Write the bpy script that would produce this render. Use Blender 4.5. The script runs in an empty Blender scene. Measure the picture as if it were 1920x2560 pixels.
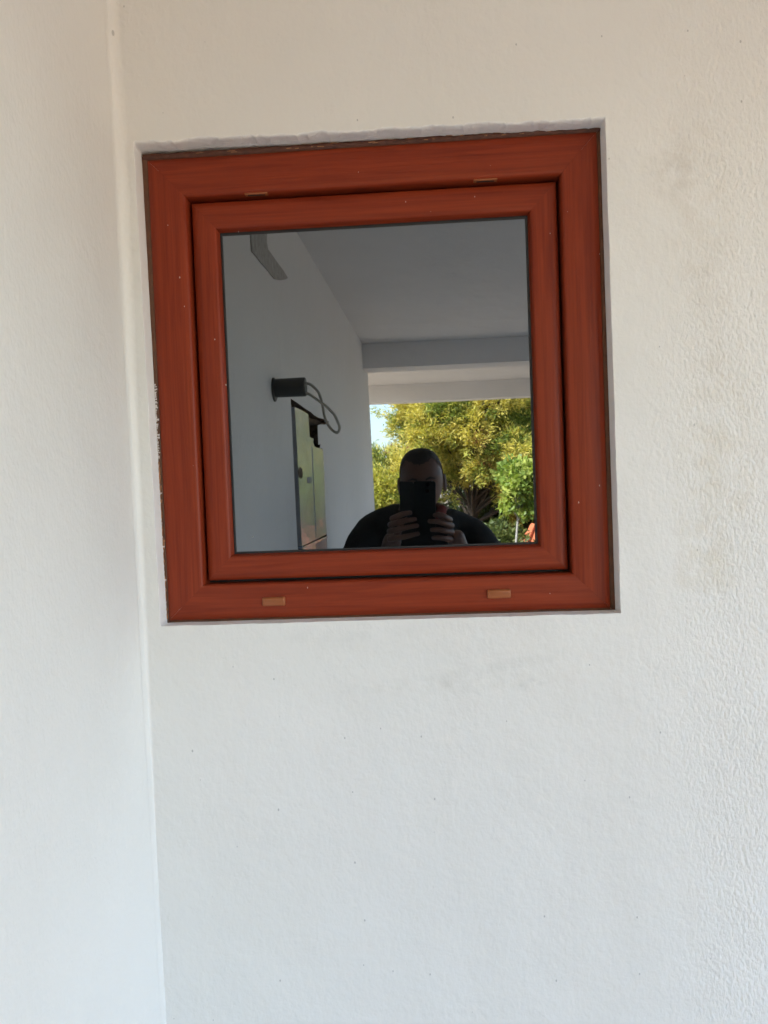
import bpy, bmesh, math, random
import numpy as np
from mathutils import Vector, Matrix, noise

# ------------------------------------------------------------------ camera, sky, sun, exposure
S = bpy.context.scene
COL = S.collection
D, ZC = 1.12, 1.55                      # lens to window wall, lens height above the terrace floor
ROLL, PITCH, YAW = map(math.radians, (2.1966, -1.9052, 3.2585))
F = 1930.35                             # focal length in pixels of the 1920 x 2560 photograph
ROT = Matrix.Rotation(YAW, 3, 'Z') @ Matrix.Rotation(PITCH, 3, 'X') @ Matrix.Rotation(ROLL, 3, 'Y')
CAM = Vector((0, -D, ZC))
cd = bpy.data.cameras.new('camera')
cam = bpy.data.objects.new('camera', cd)
COL.objects.link(cam)
right, fwd, up = (ROT @ Vector(v) for v in ((1, 0, 0), (0, 1, 0), (0, 0, 1)))
m = Matrix((right, up, -fwd)).transposed().to_4x4()
m.translation = CAM
cam.matrix_world = m
cd.sensor_fit = 'VERTICAL'
cd.sensor_height = 36
cd.lens = F / 2560 * 36
cd.clip_start = 0.02
cd.clip_end = 2000
S.camera = cam

SUN_DIR = Vector((-0.52, 0.50, 0.68)).normalized()      # towards the sun: over the house, from the left
w = bpy.data.worlds.new('World')
S.world = w
w.use_nodes = True
nt = w.node_tree
bg = nt.nodes['Background']
sky = nt.nodes.new('ShaderNodeTexSky')
sky.sky_type = 'NISHITA'
sky.sun_disc = False
sky.sun_elevation = math.asin(SUN_DIR.z)
sky.sun_rotation = math.atan2(SUN_DIR.x, SUN_DIR.y)
sky.air_density = 1.0
sky.dust_density = 1.7
sky.ozone_density = 1.0
bg.inputs['Strength'].default_value = 0.15
nt.links.new(sky.outputs['Color'], bg.inputs['Color'])
sd = bpy.data.lights.new('sun', 'SUN')
sd.energy = 5.0
sd.angle = math.radians(0.53)
sd.color = (1.0, 0.93, 0.82)
so = bpy.data.objects.new('sun', sd)
so.rotation_euler = SUN_DIR.to_track_quat('Z', 'Y').to_euler()
so.location = (-6, 6, 12)
COL.objects.link(so)
S.view_settings.view_transform = 'Standard'
S.view_settings.look = 'None'
S.view_settings.exposure = 2.88
S.view_settings.gamma = 1
S.view_settings.use_curve_mapping = False
S.render.engine = 'CYCLES'
S.cycles.max_bounces = 8
S.cycles.diffuse_bounces = 5
S.cycles.glossy_bounces = 4
S.cycles.caustics_reflective = False
S.cycles.caustics_refractive = False

rnd = random.Random(7)
R = np.random.RandomState(11)

# ------------------------------------------------------------------ helpers
def link(name, me, mat=None, parent=None):
    o = bpy.data.objects.new(name, me)
    COL.objects.link(o)
    if mat is not None:
        for mm in (mat if isinstance(mat, (list, tuple)) else [mat]):
            me.materials.append(mm)
    if parent is not None:
        o.parent = parent
    return o

def tag(o, label=None, cat=None, group=None, kind=None):
    if label: o['label'] = label
    if cat: o['category'] = cat
    if group: o['group'] = group
    if kind: o['kind'] = kind
    return o

def thing(name, label, cat, loc=(0, 0, 0), group=None):
    o = bpy.data.objects.new(name, None)
    o.empty_display_size = 0.05
    COL.objects.link(o)
    o.location = loc
    return tag(o, label, cat, group)

def mesh(name, vs, fs, mat=None, parent=None, smooth=False):
    """vs in world metres; made local to the parent's location"""
    off = Vector(parent.location) if parent is not None else Vector((0, 0, 0))
    if parent is not None and parent.parent is not None:
        off = off + Vector(parent.parent.location)
    me = bpy.data.meshes.new(name)
    me.from_pydata([tuple(Vector(v) - off) for v in vs], [], fs)
    bm = bmesh.new(); bm.from_mesh(me)
    bmesh.ops.recalc_face_normals(bm, faces=bm.faces)
    bm.to_mesh(me); bm.free()
    if smooth:
        me.polygons.foreach_set('use_smooth', [True] * len(me.polygons))
    return link(name, me, mat, parent)

class MB:
    def __init__(s): s.v = []; s.f = []
    def add(s, vs, fs):
        n = len(s.v); s.v += [tuple(v) for v in vs]; s.f += [tuple(i + n for i in f) for f in fs]
    def box(s, lo, hi):
        x0, y0, z0 = lo; x1, y1, z1 = hi
        s.add([(x0,y0,z0),(x1,y0,z0),(x1,y1,z0),(x0,y1,z0),(x0,y0,z1),(x1,y0,z1),(x1,y1,z1),(x0,y1,z1)],
              [(0,1,2,3),(4,7,6,5),(0,4,5,1),(1,5,6,2),(2,6,7,3),(3,7,4,0)])
    def tube(s, pts, rad, n=10, cap=True):
        pts = [Vector(p) for p in pts]
        rads = rad if isinstance(rad, (list, tuple)) else [rad] * len(pts)
        rings = []; ref = None
        for i, p in enumerate(pts):
            t = (pts[min(i+1, len(pts)-1)] - pts[max(i-1, 0)]).normalized()
            if ref is None:
                ref = t.orthogonal().normalized()
            ref = (ref - t * ref.dot(t)).normalized()
            b = t.cross(ref)
            rings.append([p + (ref * math.cos(a) + b * math.sin(a)) * rads[i] for a in (2*math.pi*k/n for k in range(n))])
        vs = [q for r in rings for q in r]; fs = []
        for i in range(len(rings) - 1):
            for k in range(n):
                fs.append((i*n+k, i*n+(k+1)%n, (i+1)*n+(k+1)%n, (i+1)*n+k))
        if cap:
            fs.append(tuple(range(n))); fs.append(tuple((len(rings)-1)*n + k for k in range(n)))
        s.add(vs, fs)
    def build(s, name, mat=None, parent=None, smooth=False):
        return mesh(name, s.v, s.f, mat, parent, smooth)

def smooth_path(pts, per=8):
    pts = [Vector(p) for p in pts]; out = []
    for i in range(len(pts) - 1):
        p0, p1, p2, p3 = pts[max(i-1,0)], pts[i], pts[i+1], pts[min(i+2, len(pts)-1)]
        for k in range(per):
            t = k / per
            out.append(0.5*((2*p1) + (p2-p0)*t + (2*p0-5*p1+4*p2-p3)*t*t + (3*p1-p0-3*p2+p3)*t**3))
    out.append(pts[-1]); return out

def ray(px, py):
    return ROT @ Vector(((px - 960) / F, 1, -(py - 1280) / F))

# side wall: leans in a little towards its far end and is not quite plumb
def wall_x(y, z):
    return -0.4293 - 0.0223 * y - 0.0068 * (z - ZC)

YM = 2 * 0.0575                         # the pane lies this much / 2 behind the wall face: mirror plane
def on_side_wall(px, py):
    """point of the side wall whose mirror image is seen at this pixel of the photograph -> (y, z)"""
    r = ray(px, py); r = r / r.y
    t = (-0.4293 - 0.0223 * (D + YM)) / (r.x - 0.0223)     # virtual depth from the lens
    return (D + YM - t), ZC + r.z * t                     # y of the real point (mirrored back)

def at_depth(px, py, y):
    """point at real depth y (< 0) whose mirror image shows at this pixel"""
    r = ray(px, py); t = (D + YM - y) / r.y
    return Vector((r.x * t, y, ZC + r.z * t))

# ------------------------------------------------------------------ materials
def mat(name):
    m = bpy.data.materials.new(name); m.use_nodes = True
    return m, m.node_tree, m.node_tree.nodes['Principled BSDF']

def N(t, kind, **kw):
    n = t.nodes.new(kind)
    for k, v in kw.items():
        if k in n.inputs: n.inputs[k].default_value = v
        else: setattr(n, k, v)
    return n

def coords(t, scale=(1, 1, 1), rot=(0, 0, 0), geo=False):
    if geo:
        c = N(t, 'ShaderNodeNewGeometry').outputs['Position']
    else:
        c = N(t, 'ShaderNodeTexCoord').outputs['Object']
    mp = N(t, 'ShaderNodeMapping')
    mp.inputs['Scale'].default_value = scale; mp.inputs['Rotation'].default_value = rot
    t.links.new(c, mp.inputs['Vector'])
    return mp.outputs['Vector']

def ramp(t, src, stops):
    r = N(t, 'ShaderNodeValToRGB')
    e = r.color_ramp.elements
    while len(e) < len(stops): e.new(0.5)
    for k, (p, c) in enumerate(stops):
        e[k].position = p
        e[k].color = (c, c, c, 1) if isinstance(c, (int, float)) else (*c, 1)
    t.links.new(src, r.inputs['Fac']); return r.outputs['Color']

def mix(t, fac, a, b, blend='MIX'):
    n = N(t, 'ShaderNodeMix'); n.data_type = 'RGBA'; n.blend_type = blend
    for sock, v in ((n.inputs[0], fac), (n.inputs[6], a), (n.inputs[7], b)):
        if isinstance(v, bpy.types.NodeSocket): t.links.new(v, sock)
        elif isinstance(v, (int, float)): sock.default_value = v
        else: sock.default_value = (*v, 1)
    return n.outputs[2]

def math_(t, op, a, b=None, c=None, clamp=False):
    n = N(t, 'ShaderNodeMath'); n.operation = op; n.use_clamp = clamp
    for i, v in enumerate((a, b, c)):
        if v is None: continue
        if isinstance(v, bpy.types.NodeSocket): t.links.new(v, n.inputs[i])
        else: n.inputs[i].default_value = v
    return n.outputs[0]

def ellipse(t, pos, cx, cz, rx, rz, ang=0.0):
    """soft blob mask on the window wall (for stains): 1 in the middle, 0 at the rim"""
    s = N(t, 'ShaderNodeSeparateXYZ'); t.links.new(pos, s.inputs[0])
    dx = math_(t, 'SUBTRACT', s.outputs[0], cx); dz = math_(t, 'SUBTRACT', s.outputs[2], cz)
    ca, sa = math.cos(ang), math.sin(ang)
    u = math_(t, 'ADD', math_(t, 'MULTIPLY', dx, ca / rx), math_(t, 'MULTIPLY', dz, sa / rx))
    v = math_(t, 'ADD', math_(t, 'MULTIPLY', dx, -sa / rz), math_(t, 'MULTIPLY', dz, ca / rz))
    q = math_(t, 'ADD', math_(t, 'MULTIPLY', u, u), math_(t, 'MULTIPLY', v, v))
    return math_(t, 'SUBTRACT', 1.0, q, clamp=True)

def plaster(name, rough_from=None, base=(0.80, 0.795, 0.775), amp=1.0):
    m, t, b = mat(name)
    pos = coords(t, geo=True)
    # colour: brushed-on off-white with faint clouding, flecks and (window wall) stains
    cl = N(t, 'ShaderNodeTexNoise', Scale=2.3, Detail=3.0, Roughness=0.6); t.links.new(pos, cl.inputs['Vector'])
    col = mix(t, ramp(t, cl.outputs['Fac'], [(0.3, 0.0), (0.72, 1.0)]), base, tuple(c * k for c, k in zip(base, (0.955, 0.95, 0.94))))
    vo = N(t, 'ShaderNodeTexVoronoi', Scale=14.0, Randomness=1.0)
    if rough_from is not None:
        vo.voronoi_dimensions = '2D'
        t.links.new(coords(t, (1.25, 1, 0.8), (math.pi/2, 0.0, 0), geo=True), vo.inputs['Vector'])
    else:
        t.links.new(coords(t, (1.5, 1.5, 0.75), (0, 0.4, 0), geo=True), vo.inputs['Vector'])
    pick = N(t, 'ShaderNodeSeparateColor'); t.links.new(vo.outputs['Color'], pick.inputs[0])
    fleck = math_(t, 'MULTIPLY', math_(t, 'LESS_THAN', vo.outputs['Distance'], math_(t, 'MULTIPLY', pick.outputs[1], 0.024 if rough_from is not None else 0.05)),
                  math_(t, 'GREATER_THAN', pick.outputs[0], 0.58))
    col = mix(t, math_(t, 'MULTIPLY', fleck, 0.55), col, (0.30, 0.30, 0.31))
    if rough_from is not None:
        g = N(t, 'ShaderNodeTexNoise', Scale=26.0, Detail=3.0, Roughness=0.65); t.links.new(pos, g.inputs['Vector'])
        gm = ramp(t, g.outputs['Fac'], [(0.40, 0.0), (0.66, 1.0)])
        stains = [(0.395, ZC+0.36, 0.060, 0.26, 0.06, (0.60, 0.54, 0.46), 0.26), (0.41, ZC+0.0, 0.07, 0.22, -0.1, (0.62, 0.55, 0.42), 0.32),
                  (0.39, ZC-0.14, 0.05, 0.05, 0, (0.62, 0.55, 0.42), 0.27), (0.36, ZC+0.43, 0.05, 0.05, 0, (0.55, 0.50, 0.45), 0.3),
                  (0.02, ZC-0.292, 0.19, 0.016, 0.03, (0.56, 0.54, 0.49), 0.30), (0.11, ZC-0.265, 0.15, 0.010, 0.16, (0.54, 0.55, 0.53), 0.24),
                  (-0.05, ZC-0.235, 0.2, 0.02, -0.12, (0.62, 0.62, 0.60), 0.15), (0.145, ZC-0.297, 0.025, 0.012, 0, (0.4, 0.42, 0.4), 0.5),
                  (-0.10, ZC-0.215, 0.24, 0.012, 0.02, (0.62, 0.63, 0.62), 0.2)]
        for cx, cz, rx, rz, an, c, k in stains:
            mk = math_(t, 'MULTIPLY', ellipse(t, pos, cx, cz, rx, rz, an), math_(t, 'MULTIPLY', gm, k))
            col = mix(t, mk, col, c)
    t.links.new(col, b.inputs['Base Color'])
    b.inputs['Roughness'].default_value = 0.72
    b.inputs['Specular IOR Level'].default_value = 0.3
    # relief: fine rolled paint everywhere, trowelled worm-like render where rough
    fine = N(t, 'ShaderNodeTexNoise', Scale=120.0, Detail=2.0, Roughness=0.6); t.links.new(coords(t, (1, 1, 0.8), geo=True), fine.inputs['Vector'])
    broad = N(t, 'ShaderNodeTexNoise', Scale=9.0, Detail=3.0); t.links.new(pos, broad.inputs['Vector'])
    w1 = N(t, 'ShaderNodeTexNoise', Scale=215.0, Detail=2.5, Roughness=0.5, Distortion=0.2)
    t.links.new(coords(t, (1.0, 1.0, 0.6), (0, 0.30, 0), geo=True), w1.inputs['Vector'])
    worms = ramp(t, w1.outputs['Fac'], [(0.30, 0.0), (0.52, 0.6), (0.70, 1.0)])
    h = math_(t, 'MULTIPLY', fine.outputs['Fac'], 0.0009 * amp)
    h = math_(t, 'ADD', h, math_(t, 'MULTIPLY', broad.outputs['Fac'], 0.006))
    if rough_from is not None:
        sp = N(t, 'ShaderNodeSeparateXYZ'); t.links.new(pos, sp.inputs[0])
        edge = N(t, 'ShaderNodeTexNoise', Scale=5.0, Detail=2.0); t.links.new(pos, edge.inputs['Vector'])
        xx = math_(t, 'ADD', sp.outputs[0], math_(t, 'MULTIPLY', edge.outputs['Fac'], 0.16))
        hi = math_(t, 'MULTIPLY', math_(t, 'SUBTRACT', sp.outputs[2], ZC + 0.56), 1.3, clamp=True)
        rm = ramp(t, math_(t, 'MULTIPLY', math_(t, 'SUBTRACT', xx, rough_from), 7.0), [(0.0, 0.05), (0.35, 0.30), (1.0, 1.0)])
        top = N(t, 'ShaderNodeMapRange'); t.links.new(sp.outputs[2], top.inputs[0])
        top.inputs[1].default_value = ZC + 0.2; top.inputs[2].default_value = ZC + 0.75; top.inputs[3].default_value = 1.0; top.inputs[4].default_value = 0.45
        rm = math_(t, 'MULTIPLY', rm, top.outputs[0])
        rm = math_(t, 'ADD', rm, math_(t, 'MULTIPLY', hi, 0.5))
        h = math_(t, 'ADD', h, math_(t, 'MULTIPLY', math_(t, 'MULTIPLY', worms, rm), 0.0011))
    else:
        h = math_(t, 'ADD', h, math_(t, 'MULTIPLY', worms, 0.0003 * amp))
    bp = N(t, 'ShaderNodeBump', Strength=1.0, Distance=1.0); t.links.new(h, bp.inputs['Height'])
    t.links.new(bp.outputs['Normal'], b.inputs['Normal'])
    return m

def plain(name, col, rough=0.6, metal=0.0, var=0.12, scale=20.0, bump=0.0, spec=0.5):
    m, t, b = mat(name)
    n = N(t, 'ShaderNodeTexNoise', Scale=scale, Detail=5.0, Roughness=0.6)
    t.links.new(coords(t), n.inputs['Vector'])
    c = mix(t, ramp(t, n.outputs['Fac'], [(0.3, 0.0), (0.7, 1.0)]), tuple(x*(1-var) for x in col), tuple(min(1, x*(1+var)) for x in col))
    t.links.new(c, b.inputs['Base Color'])
    b.inputs['Roughness'].default_value = rough; b.inputs['Metallic'].default_value = metal
    b.inputs['Specular IOR Level'].default_value = spec
    if bump:
        bp = N(t, 'ShaderNodeBump', Strength=1.0, Distance=bump); t.links.new(n.outputs['Fac'], bp.inputs['Height'])
        t.links.new(bp.outputs['Normal'], b.inputs['Normal'])
    return m

def mahogany(name, along):
    """red-brown wood-grain foil; along = 0 grain runs in x, 2 grain runs in z"""
    m, t, b = mat(name)
    sc = (1.1, 14, 30) if along == 0 else (30, 14, 1.1)
    g = N(t, 'ShaderNodeTexNoise', Scale=3.2, Detail=6.0, Roughness=0.62, Distortion=0.9)
    t.links.new(coords(t, sc, geo=True), g.inputs['Vector'])
    sc2 = (3, 40, 190) if along == 0 else (190, 40, 3)
    g2 = N(t, 'ShaderNodeTexNoise', Scale=2.0, Detail=3.0); t.links.new(coords(t, sc2, geo=True), g2.inputs['Vector'])
    c = mix(t, ramp(t, g.outputs['Fac'], [(0.30, 0.0), (0.46, 0.45), (0.70, 1.0)]), (0.180, 0.0230, 0.0085), (0.280, 0.043, 0.0140))
    c = mix(t, ramp(t, g2.outputs['Fac'], [(0.45, 0.0), (0.66, 0.20)]), c, (0.105, 0.013, 0.007))
    # little flecks of wall paint
    vo = N(t, 'ShaderNodeTexVoronoi', Scale=20.0); vo.voronoi_dimensions = '2D'; t.links.new(coords(t, (1.6, 1, 0.8), (math.pi/2, 0, 0.3), geo=True), vo.inputs['Vector'])
    pk = N(t, 'ShaderNodeSeparateColor'); t.links.new(vo.outputs['Color'], pk.inputs[0])
    fl = math_(t, 'MULTIPLY', math_(t, 'LESS_THAN', vo.outputs['Distance'], math_(t, 'MULTIPLY', pk.outputs[1], 0.024)), math_(t, 'GREATER_THAN', pk.outputs[0], 0.80))
    c = mix(t, math_(t, 'MULTIPLY', fl, 0.7), c, (0.7, 0.6, 0.5))
    t.links.new(c, b.inputs['Base Color'])
    b.inputs['Roughness'].default_value = 0.36
    b.inputs['Specular IOR Level'].default_value = 0.20
    bp = N(t, 'ShaderNodeBump', Strength=0.6, Distance=0.0006); t.links.new(g2.outputs['Fac'], bp.inputs['Height'])
    t.links.new(bp.outputs['Normal'], b.inputs['Normal'])
    return m

def glass_mat():
    m = bpy.data.materials.new('window_glass'); m.use_nodes = True
    t = m.node_tree; t.nodes.clear()
    out = N(t, 'ShaderNodeOutputMaterial')
    tr = N(t, 'ShaderNodeBsdfTransparent'); tr.inputs['Color'].default_value = (0.012, 0.014, 0.014, 1)
    gl = N(t, 'ShaderNodeBsdfGlossy'); gl.inputs['Roughness'].default_value = 0.012; gl.inputs['Color'].default_value = (0.82, 0.91, 1, 1)
    fr = N(t, 'ShaderNodeFresnel', IOR=2.95)                       # coated double glazing: about 20 % back
    # soft long waves of float glass in its frame
    wv = N(t, 'ShaderNodeTexNoise', Scale=3.0, Detail=1.0); t.links.new(coords(t, geo=True), wv.inputs['Vector'])
    bp = N(t, 'ShaderNodeBump', Strength=1.0, Distance=0.00018); t.links.new(wv.outputs['Fac'], bp.inputs['Height'])
    t.links.new(bp.outputs['Normal'], gl.inputs['Normal'])
    mx = N(t, 'ShaderNodeMixShader')
    t.links.new(fr.outputs[0], mx.inputs[0]); t.links.new(tr.outputs[0], mx.inputs[1]); t.links.new(gl.outputs[0], mx.inputs[2])
    # specks of paint on the pane
    vo = N(t, 'ShaderNodeTexVoronoi', Scale=15.0); vo.voronoi_dimensions = '2D'; t.links.new(coords(t, (1, 1, 1), (math.pi/2, 0, 0), geo=True), vo.inputs['Vector'])
    pk = N(t, 'ShaderNodeSeparateColor'); t.links.new(vo.outputs['Color'], pk.inputs[0])
    fl = math_(t, 'MULTIPLY', math_(t, 'LESS_THAN', vo.outputs['Distance'], 0.016), math_(t, 'GREATER_THAN', pk.outputs[0], 0.90))
    df = N(t, 'ShaderNodeBsdfDiffuse'); df.inputs['Color'].default_value = (0.6, 0.6, 0.57, 1)
    m2 = N(t, 'ShaderNodeMixShader')
    t.links.new(math_(t, 'MULTIPLY', fl, 0.6), m2.inputs[0]); t.links.new(mx.outputs[0], m2.inputs[1]); t.links.new(df.outputs[0], m2.inputs[2])
    t.links.new(m2.outputs[0], out.inputs['Surface'])
    return m

def leaf_mat(name, trans=0.42):
    m = bpy.data.materials.new(name); m.use_nodes = True
    t = m.node_tree; t.nodes.clear()
    out = N(t, 'ShaderNodeOutputMaterial')
    at = N(t, 'ShaderNodeAttribute'); at.attribute_name = 'tint'
    p = N(t, 'ShaderNodeBsdfPrincipled', Roughness=0.45); p.inputs['Specular IOR Level'].default_value = 0.35
    tl = N(t, 'ShaderNodeBsdfTranslucent')
    t.links.new(at.outputs['Color'], p.inputs['Base Color'])
    t.links.new(mix(t, 1.0, at.outputs['Color'], (1.1, 1.15, 0.5), 'MULTIPLY'), tl.inputs['Color'])
    mx = N(t, 'ShaderNodeMixShader'); mx.inputs[0].default_value = trans
    t.links.new(p.outputs[0], mx.inputs[1]); t.links.new(tl.outputs[0], mx.inputs[2]); t.links.new(mx.outputs[0], out.inputs['Surface'])
    return m

def film_mat():
    m, t, b = mat('cabinet_film')
    n = N(t, 'ShaderNodeTexNoise', Scale=7.0, Detail=3.0); t.links.new(coords(t, (1, 1.0, 2.6), geo=True), n.inputs['Vector'])
    b.inputs['Base Color'].default_value = (0.72, 0.77, 0.82, 1)
    b.inputs['Metallic'].default_value = 0.26
    b.inputs['Roughness'].default_value = 0.17
    bp = N(t, 'ShaderNodeBump', Strength=1.0, Distance=0.005); t.links.new(n.outputs['Fac'], bp.inputs['Height'])
    t.links.new(bp.outputs['Normal'], b.inputs['Normal'])
    return m

M = {}
M['wall'] = plaster('rendered_wall', rough_from=0.36)
M['side'] = plaster('smooth_rendered_wall')
M['ceil'] = plaster('ceiling_paint', base=(0.80, 0.785, 0.77))
M['reveal'] = plaster('reveal_plaster', base=(0.86, 0.86, 0.855), amp=1.6)
M['rail'] = mahogany('mahogany_foil_across', 0)
M['stile'] = mahogany('mahogany_foil_upright', 2)
M['lip'] = plain('brown_frame_edge', (0.12, 0.046, 0.020), 0.5, var=0.25, scale=60, bump=0.001)
M['seal'] = plain('brown_sealant', (0.085, 0.026, 0.013), 0.6, var=0.3, scale=90, bump=0.003)
M['tape'] = plain('torn_tape', (0.30, 0.13, 0.055), 0.3, var=0.55, scale=160)
M['paintbit'] = plain('paint_crumb', (0.66, 0.60, 0.58), 0.7)
M['cap'] = plain('tan_plastic', (0.30, 0.088, 0.024), 0.4, var=0.06)
M['gasket'] = plain('black_gasket', (0.010, 0.011, 0.014), 0.5)
M['glass'] = glass_mat()
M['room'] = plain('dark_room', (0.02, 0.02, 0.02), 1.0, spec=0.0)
M['cement'] = plain('raw_cement', (0.42, 0.41, 0.38), 0.9, var=0.2, scale=60, bump=0.003)
M['mortar'] = plain('brown_mortar', (0.12, 0.085, 0.055), 0.95, var=0.5, scale=45, bump=0.01)
M['film'] = film_mat()
M['sticker'] = plain('grey_sticker', (0.20, 0.21, 0.27), 0.6)
M['pinkply'] = plain('pink_board', (0.62, 0.40, 0.33), 0.6)
M['black'] = plain('black_plastic', (0.055, 0.055, 0.048), 0.5)
M['cable'] = plain('grey_cable', (0.45, 0.42, 0.35), 0.5)
M['floor'] = plain('terrace_floor', (0.455, 0.38, 0.305), 0.6, var=0.15, scale=6)
M['ground'] = plain('dry_garden_ground', (0.27, 0.215, 0.155), 0.95, var=0.35, scale=1.4, bump=0.02)
M['bark'] = plain('bark', (0.065, 0.05, 0.038), 0.9, var=0.35, scale=14, bump=0.02)
M['palebark'] = plain('pale_bark', (0.34, 0.32, 0.29), 0.8, var=0.3, scale=18, bump=0.01)
M['leaf'] = leaf_mat('leaves')
M['skin'] = plain('skin', (0.14, 0.070, 0.048), 0.5, var=0.1, scale=30)
M['hair'] = plain('dark_hair', (0.018, 0.014, 0.011), 0.6, var=0.4, scale=200, bump=0.004)
M['jumper'] = plain('black_knit', (0.018, 0.018, 0.017), 0.9, var=0.25, scale=120, bump=0.002)
M['collar'] = plain('dark_red_cloth', (0.17, 0.022, 0.016), 0.85)
M['denim'] = plain('dark_denim', (0.03, 0.035, 0.055), 0.9, var=0.3, scale=150)
M['shoe'] = plain('shoe_leather', (0.03, 0.022, 0.018), 0.5)
M['phone'] = plain('phone_case', (0.008, 0.010, 0.0095), 0.55, spec=0.25)
M['lens'] = plain('lens_glass', (0.01, 0.01, 0.012), 0.08)
M['tile'] = plain('terracotta_tile', (0.46, 0.135, 0.055), 0.8, var=0.25, scale=8)
M['houseplaster'] = plain('pale_house_render', (0.68, 0.64, 0.56), 0.85)
M['eye'] = plain('eye_white', (0.45, 0.43, 0.40), 0.3)
M['timber'] = plain('timber_door', (0.12, 0.06, 0.03), 0.6)

# ------------------------------------------------------------------ the porch: floor, walls, ceiling, beams
HC = ZC + 0.861                                     # ceiling height
Y_B1, Y_B1B, Y_END, Y_B2, Y_B2B = -3.445, -3.635, -3.765, -5.355, -5.485
BEAM_Z = ZC + 0.714
XR = 2.15                                           # open right-hand edge of the porch

bm = MB(); bm.box((-0.9, -5.75, -0.16), (XR + 0.15, 0.3, 0.0))
tag(bm.build('terrace_floor', M['floor']), 'warm beige terrace floor under the porch', 'floor', kind='structure')

# window wall with its rough-edged opening
HX0, HX1, HZ0, HZ1 = -0.4085, 0.2690, ZC - 0.1950, ZC + 0.5070
def chip(u, amp, sc, seed):
    return amp * (noise.noise(Vector((u*sc, seed, 0.3))) + 0.55*noise.noise(Vector((u*sc*2.7, seed+5, 1.3))) + 0.3*noise.noise(Vector((u*sc*7.1, seed+9, 2.3))))
def edge_loop(inset, k):
    """outline of the opening; k scales the chips"""
    pts = []
    n = 260
    for i in range(n):                               # top, left to right: ragged
        x = HX0 + (HX1 - HX0) * i / n
        fade = min(1.0, min(i, n - i) / 6)
        lean = 0.0088 * (1 - i / n)
        pts.append((x, HZ1 - inset + lean + fade * k * chip(x, 0.0034, 22, 1.0) - (0.0015 if (i*7919) % 23 == 0 else 0) * k))
    for i in range(90):
        z = HZ1 - (HZ1 - HZ0) * i / 90
        pts.append((HX1 + 0.0025 * i / 90 - 0.3 * inset + k * chip(z, 0.0007, 20, 3.0), z - (inset if i == 0 else 0)))
    for i in range(90):
        x = HX1 + 0.0025 - (HX1 + 0.0025 - HX0 - 0.0055) * i / 90
        pts.append((x - (0.3 * inset if i == 0 else 0), HZ0 + inset * 0.05 + k * chip(x, 0.0007, 26, 5.0)))
    for i in range(90):
        z = HZ0 + (HZ1 + 0.0088 - HZ0) * i / 90
        pts.append((HX0 + 0.0055 * (1 - i / 90) + 0.2 * inset + k * chip(z, 0.0009, 16, 7.0), z))
    return pts

def holed_sheet(outer, inner, to3d):
    bm = bmesh.new()
    def loop(pts):
        vs = [bm.verts.new((p[0], 0, p[1])) for p in pts]
        return vs, [bm.edges.new((vs[i], vs[(i+1) % len(vs)])) for i in range(len(vs))]
    vo, eo = loop(outer); vi, ei = loop(inner)
    bmesh.ops.triangle_fill(bm, use_beauty=True, use_dissolve=False, edges=eo + ei)
    vs = [to3d(v.co.x, v.co.z) for v in bm.verts]
    bm.verts.index_update()
    fs = [[v.index for v in f.verts] for f in bm.faces]
    bm.free(); return vs, fs

WX0, WX1 = -0.4293, 4.2
inner = edge_loop(0, 1)
vs, fs = holed_sheet([(WX0 - 0.34, -0.1), (WX1, -0.1), (WX1, HC + 0.5), (WX0 - 0.34, HC + 0.5)], inner, lambda x, z: (x, 0.0, z))
wallo = mesh('window_wall', vs, fs, M['wall'])
tag(wallo, 'white rendered wall around the red-brown window, rough plaster at right', 'wall')
# rounded plaster edge, then reveal running back to the frame
n = len(inner)
steps = [(0.0, 0.0), (0.0007, 0.0014), (0.0021, 0.0024), (0.010, 0.0028), (0.020, 0.0032), (0.034, 0.0035), (0.10, 0.0035)]
rv = []
for j, (dy, ins) in enumerate(steps):
    k = 1.0 if j < 3 else (0.75, 0.5, 0.3, 0.2)[j-3]
    lp = edge_loop(ins, k)
    for i, (x, z) in enumerate(lp):
        wob = 0.0011 * noise.noise(Vector((x*70, dy*90, z*70))) if 2 < j < 6 else 0
        rv.append((x, dy, z - (wob if i < 260 else 0)))
rf = [(j*n+i, j*n+(i+1) % n, (j+1)*n+(i+1) % n, (j+1)*n+i) for j in range(len(steps)-1) for i in range(n)]
rvo = mesh('window_reveal', rv, rf, M['reveal'], wallo, smooth=True)

# side wall (its far part shows only in the pane), with the chiselled recess of the electrical cabinet
def z6(X, Y): return 640 + X / 4.425, 900 + Y / 4.425
rec_px = [(390, 425), (470, 478), (560, 545), (615, 578), (650, 612), (700, 640), (760, 655), (818, 683), (790, 700), (770, 716), (720, 712), (688, 722),
          (690, 830), (694, 940), (716, 930), (712, 972), (742, 984), (750, 1150), (757, 1310), (762, 1520), (770, 1760), (780, 1930), (782, 2060)]
rec = [on_side_wall(*z6(*p)) for p in rec_px]
zb = rec[-1][1] - 0.14
rec.append((rec[-1][0], zb)); y_l = rec[0][0]
left_edge = [(y_l + 0.004*noise.noise(Vector((k*1.7, 3, 4))), zb + (rec[0][1] - zb) * k / 14) for k in range(14)]
rec += left_edge
def to_side(y, z, out=0.0): return (wall_x(y, z) + out, y, z)
outer = [(0.0 - 0.0202, -0.1), (0.0 - 0.0202, HC + 0.4), (Y_END, HC + 0.4), (Y_END, -0.1)]
vs, fs = holed_sheet(outer, rec, to_side)
k0 = len(vs)
def q(a): vs.extend(a); i = len(vs); fs.append((i-4, i-3, i-2, i-1))
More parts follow.
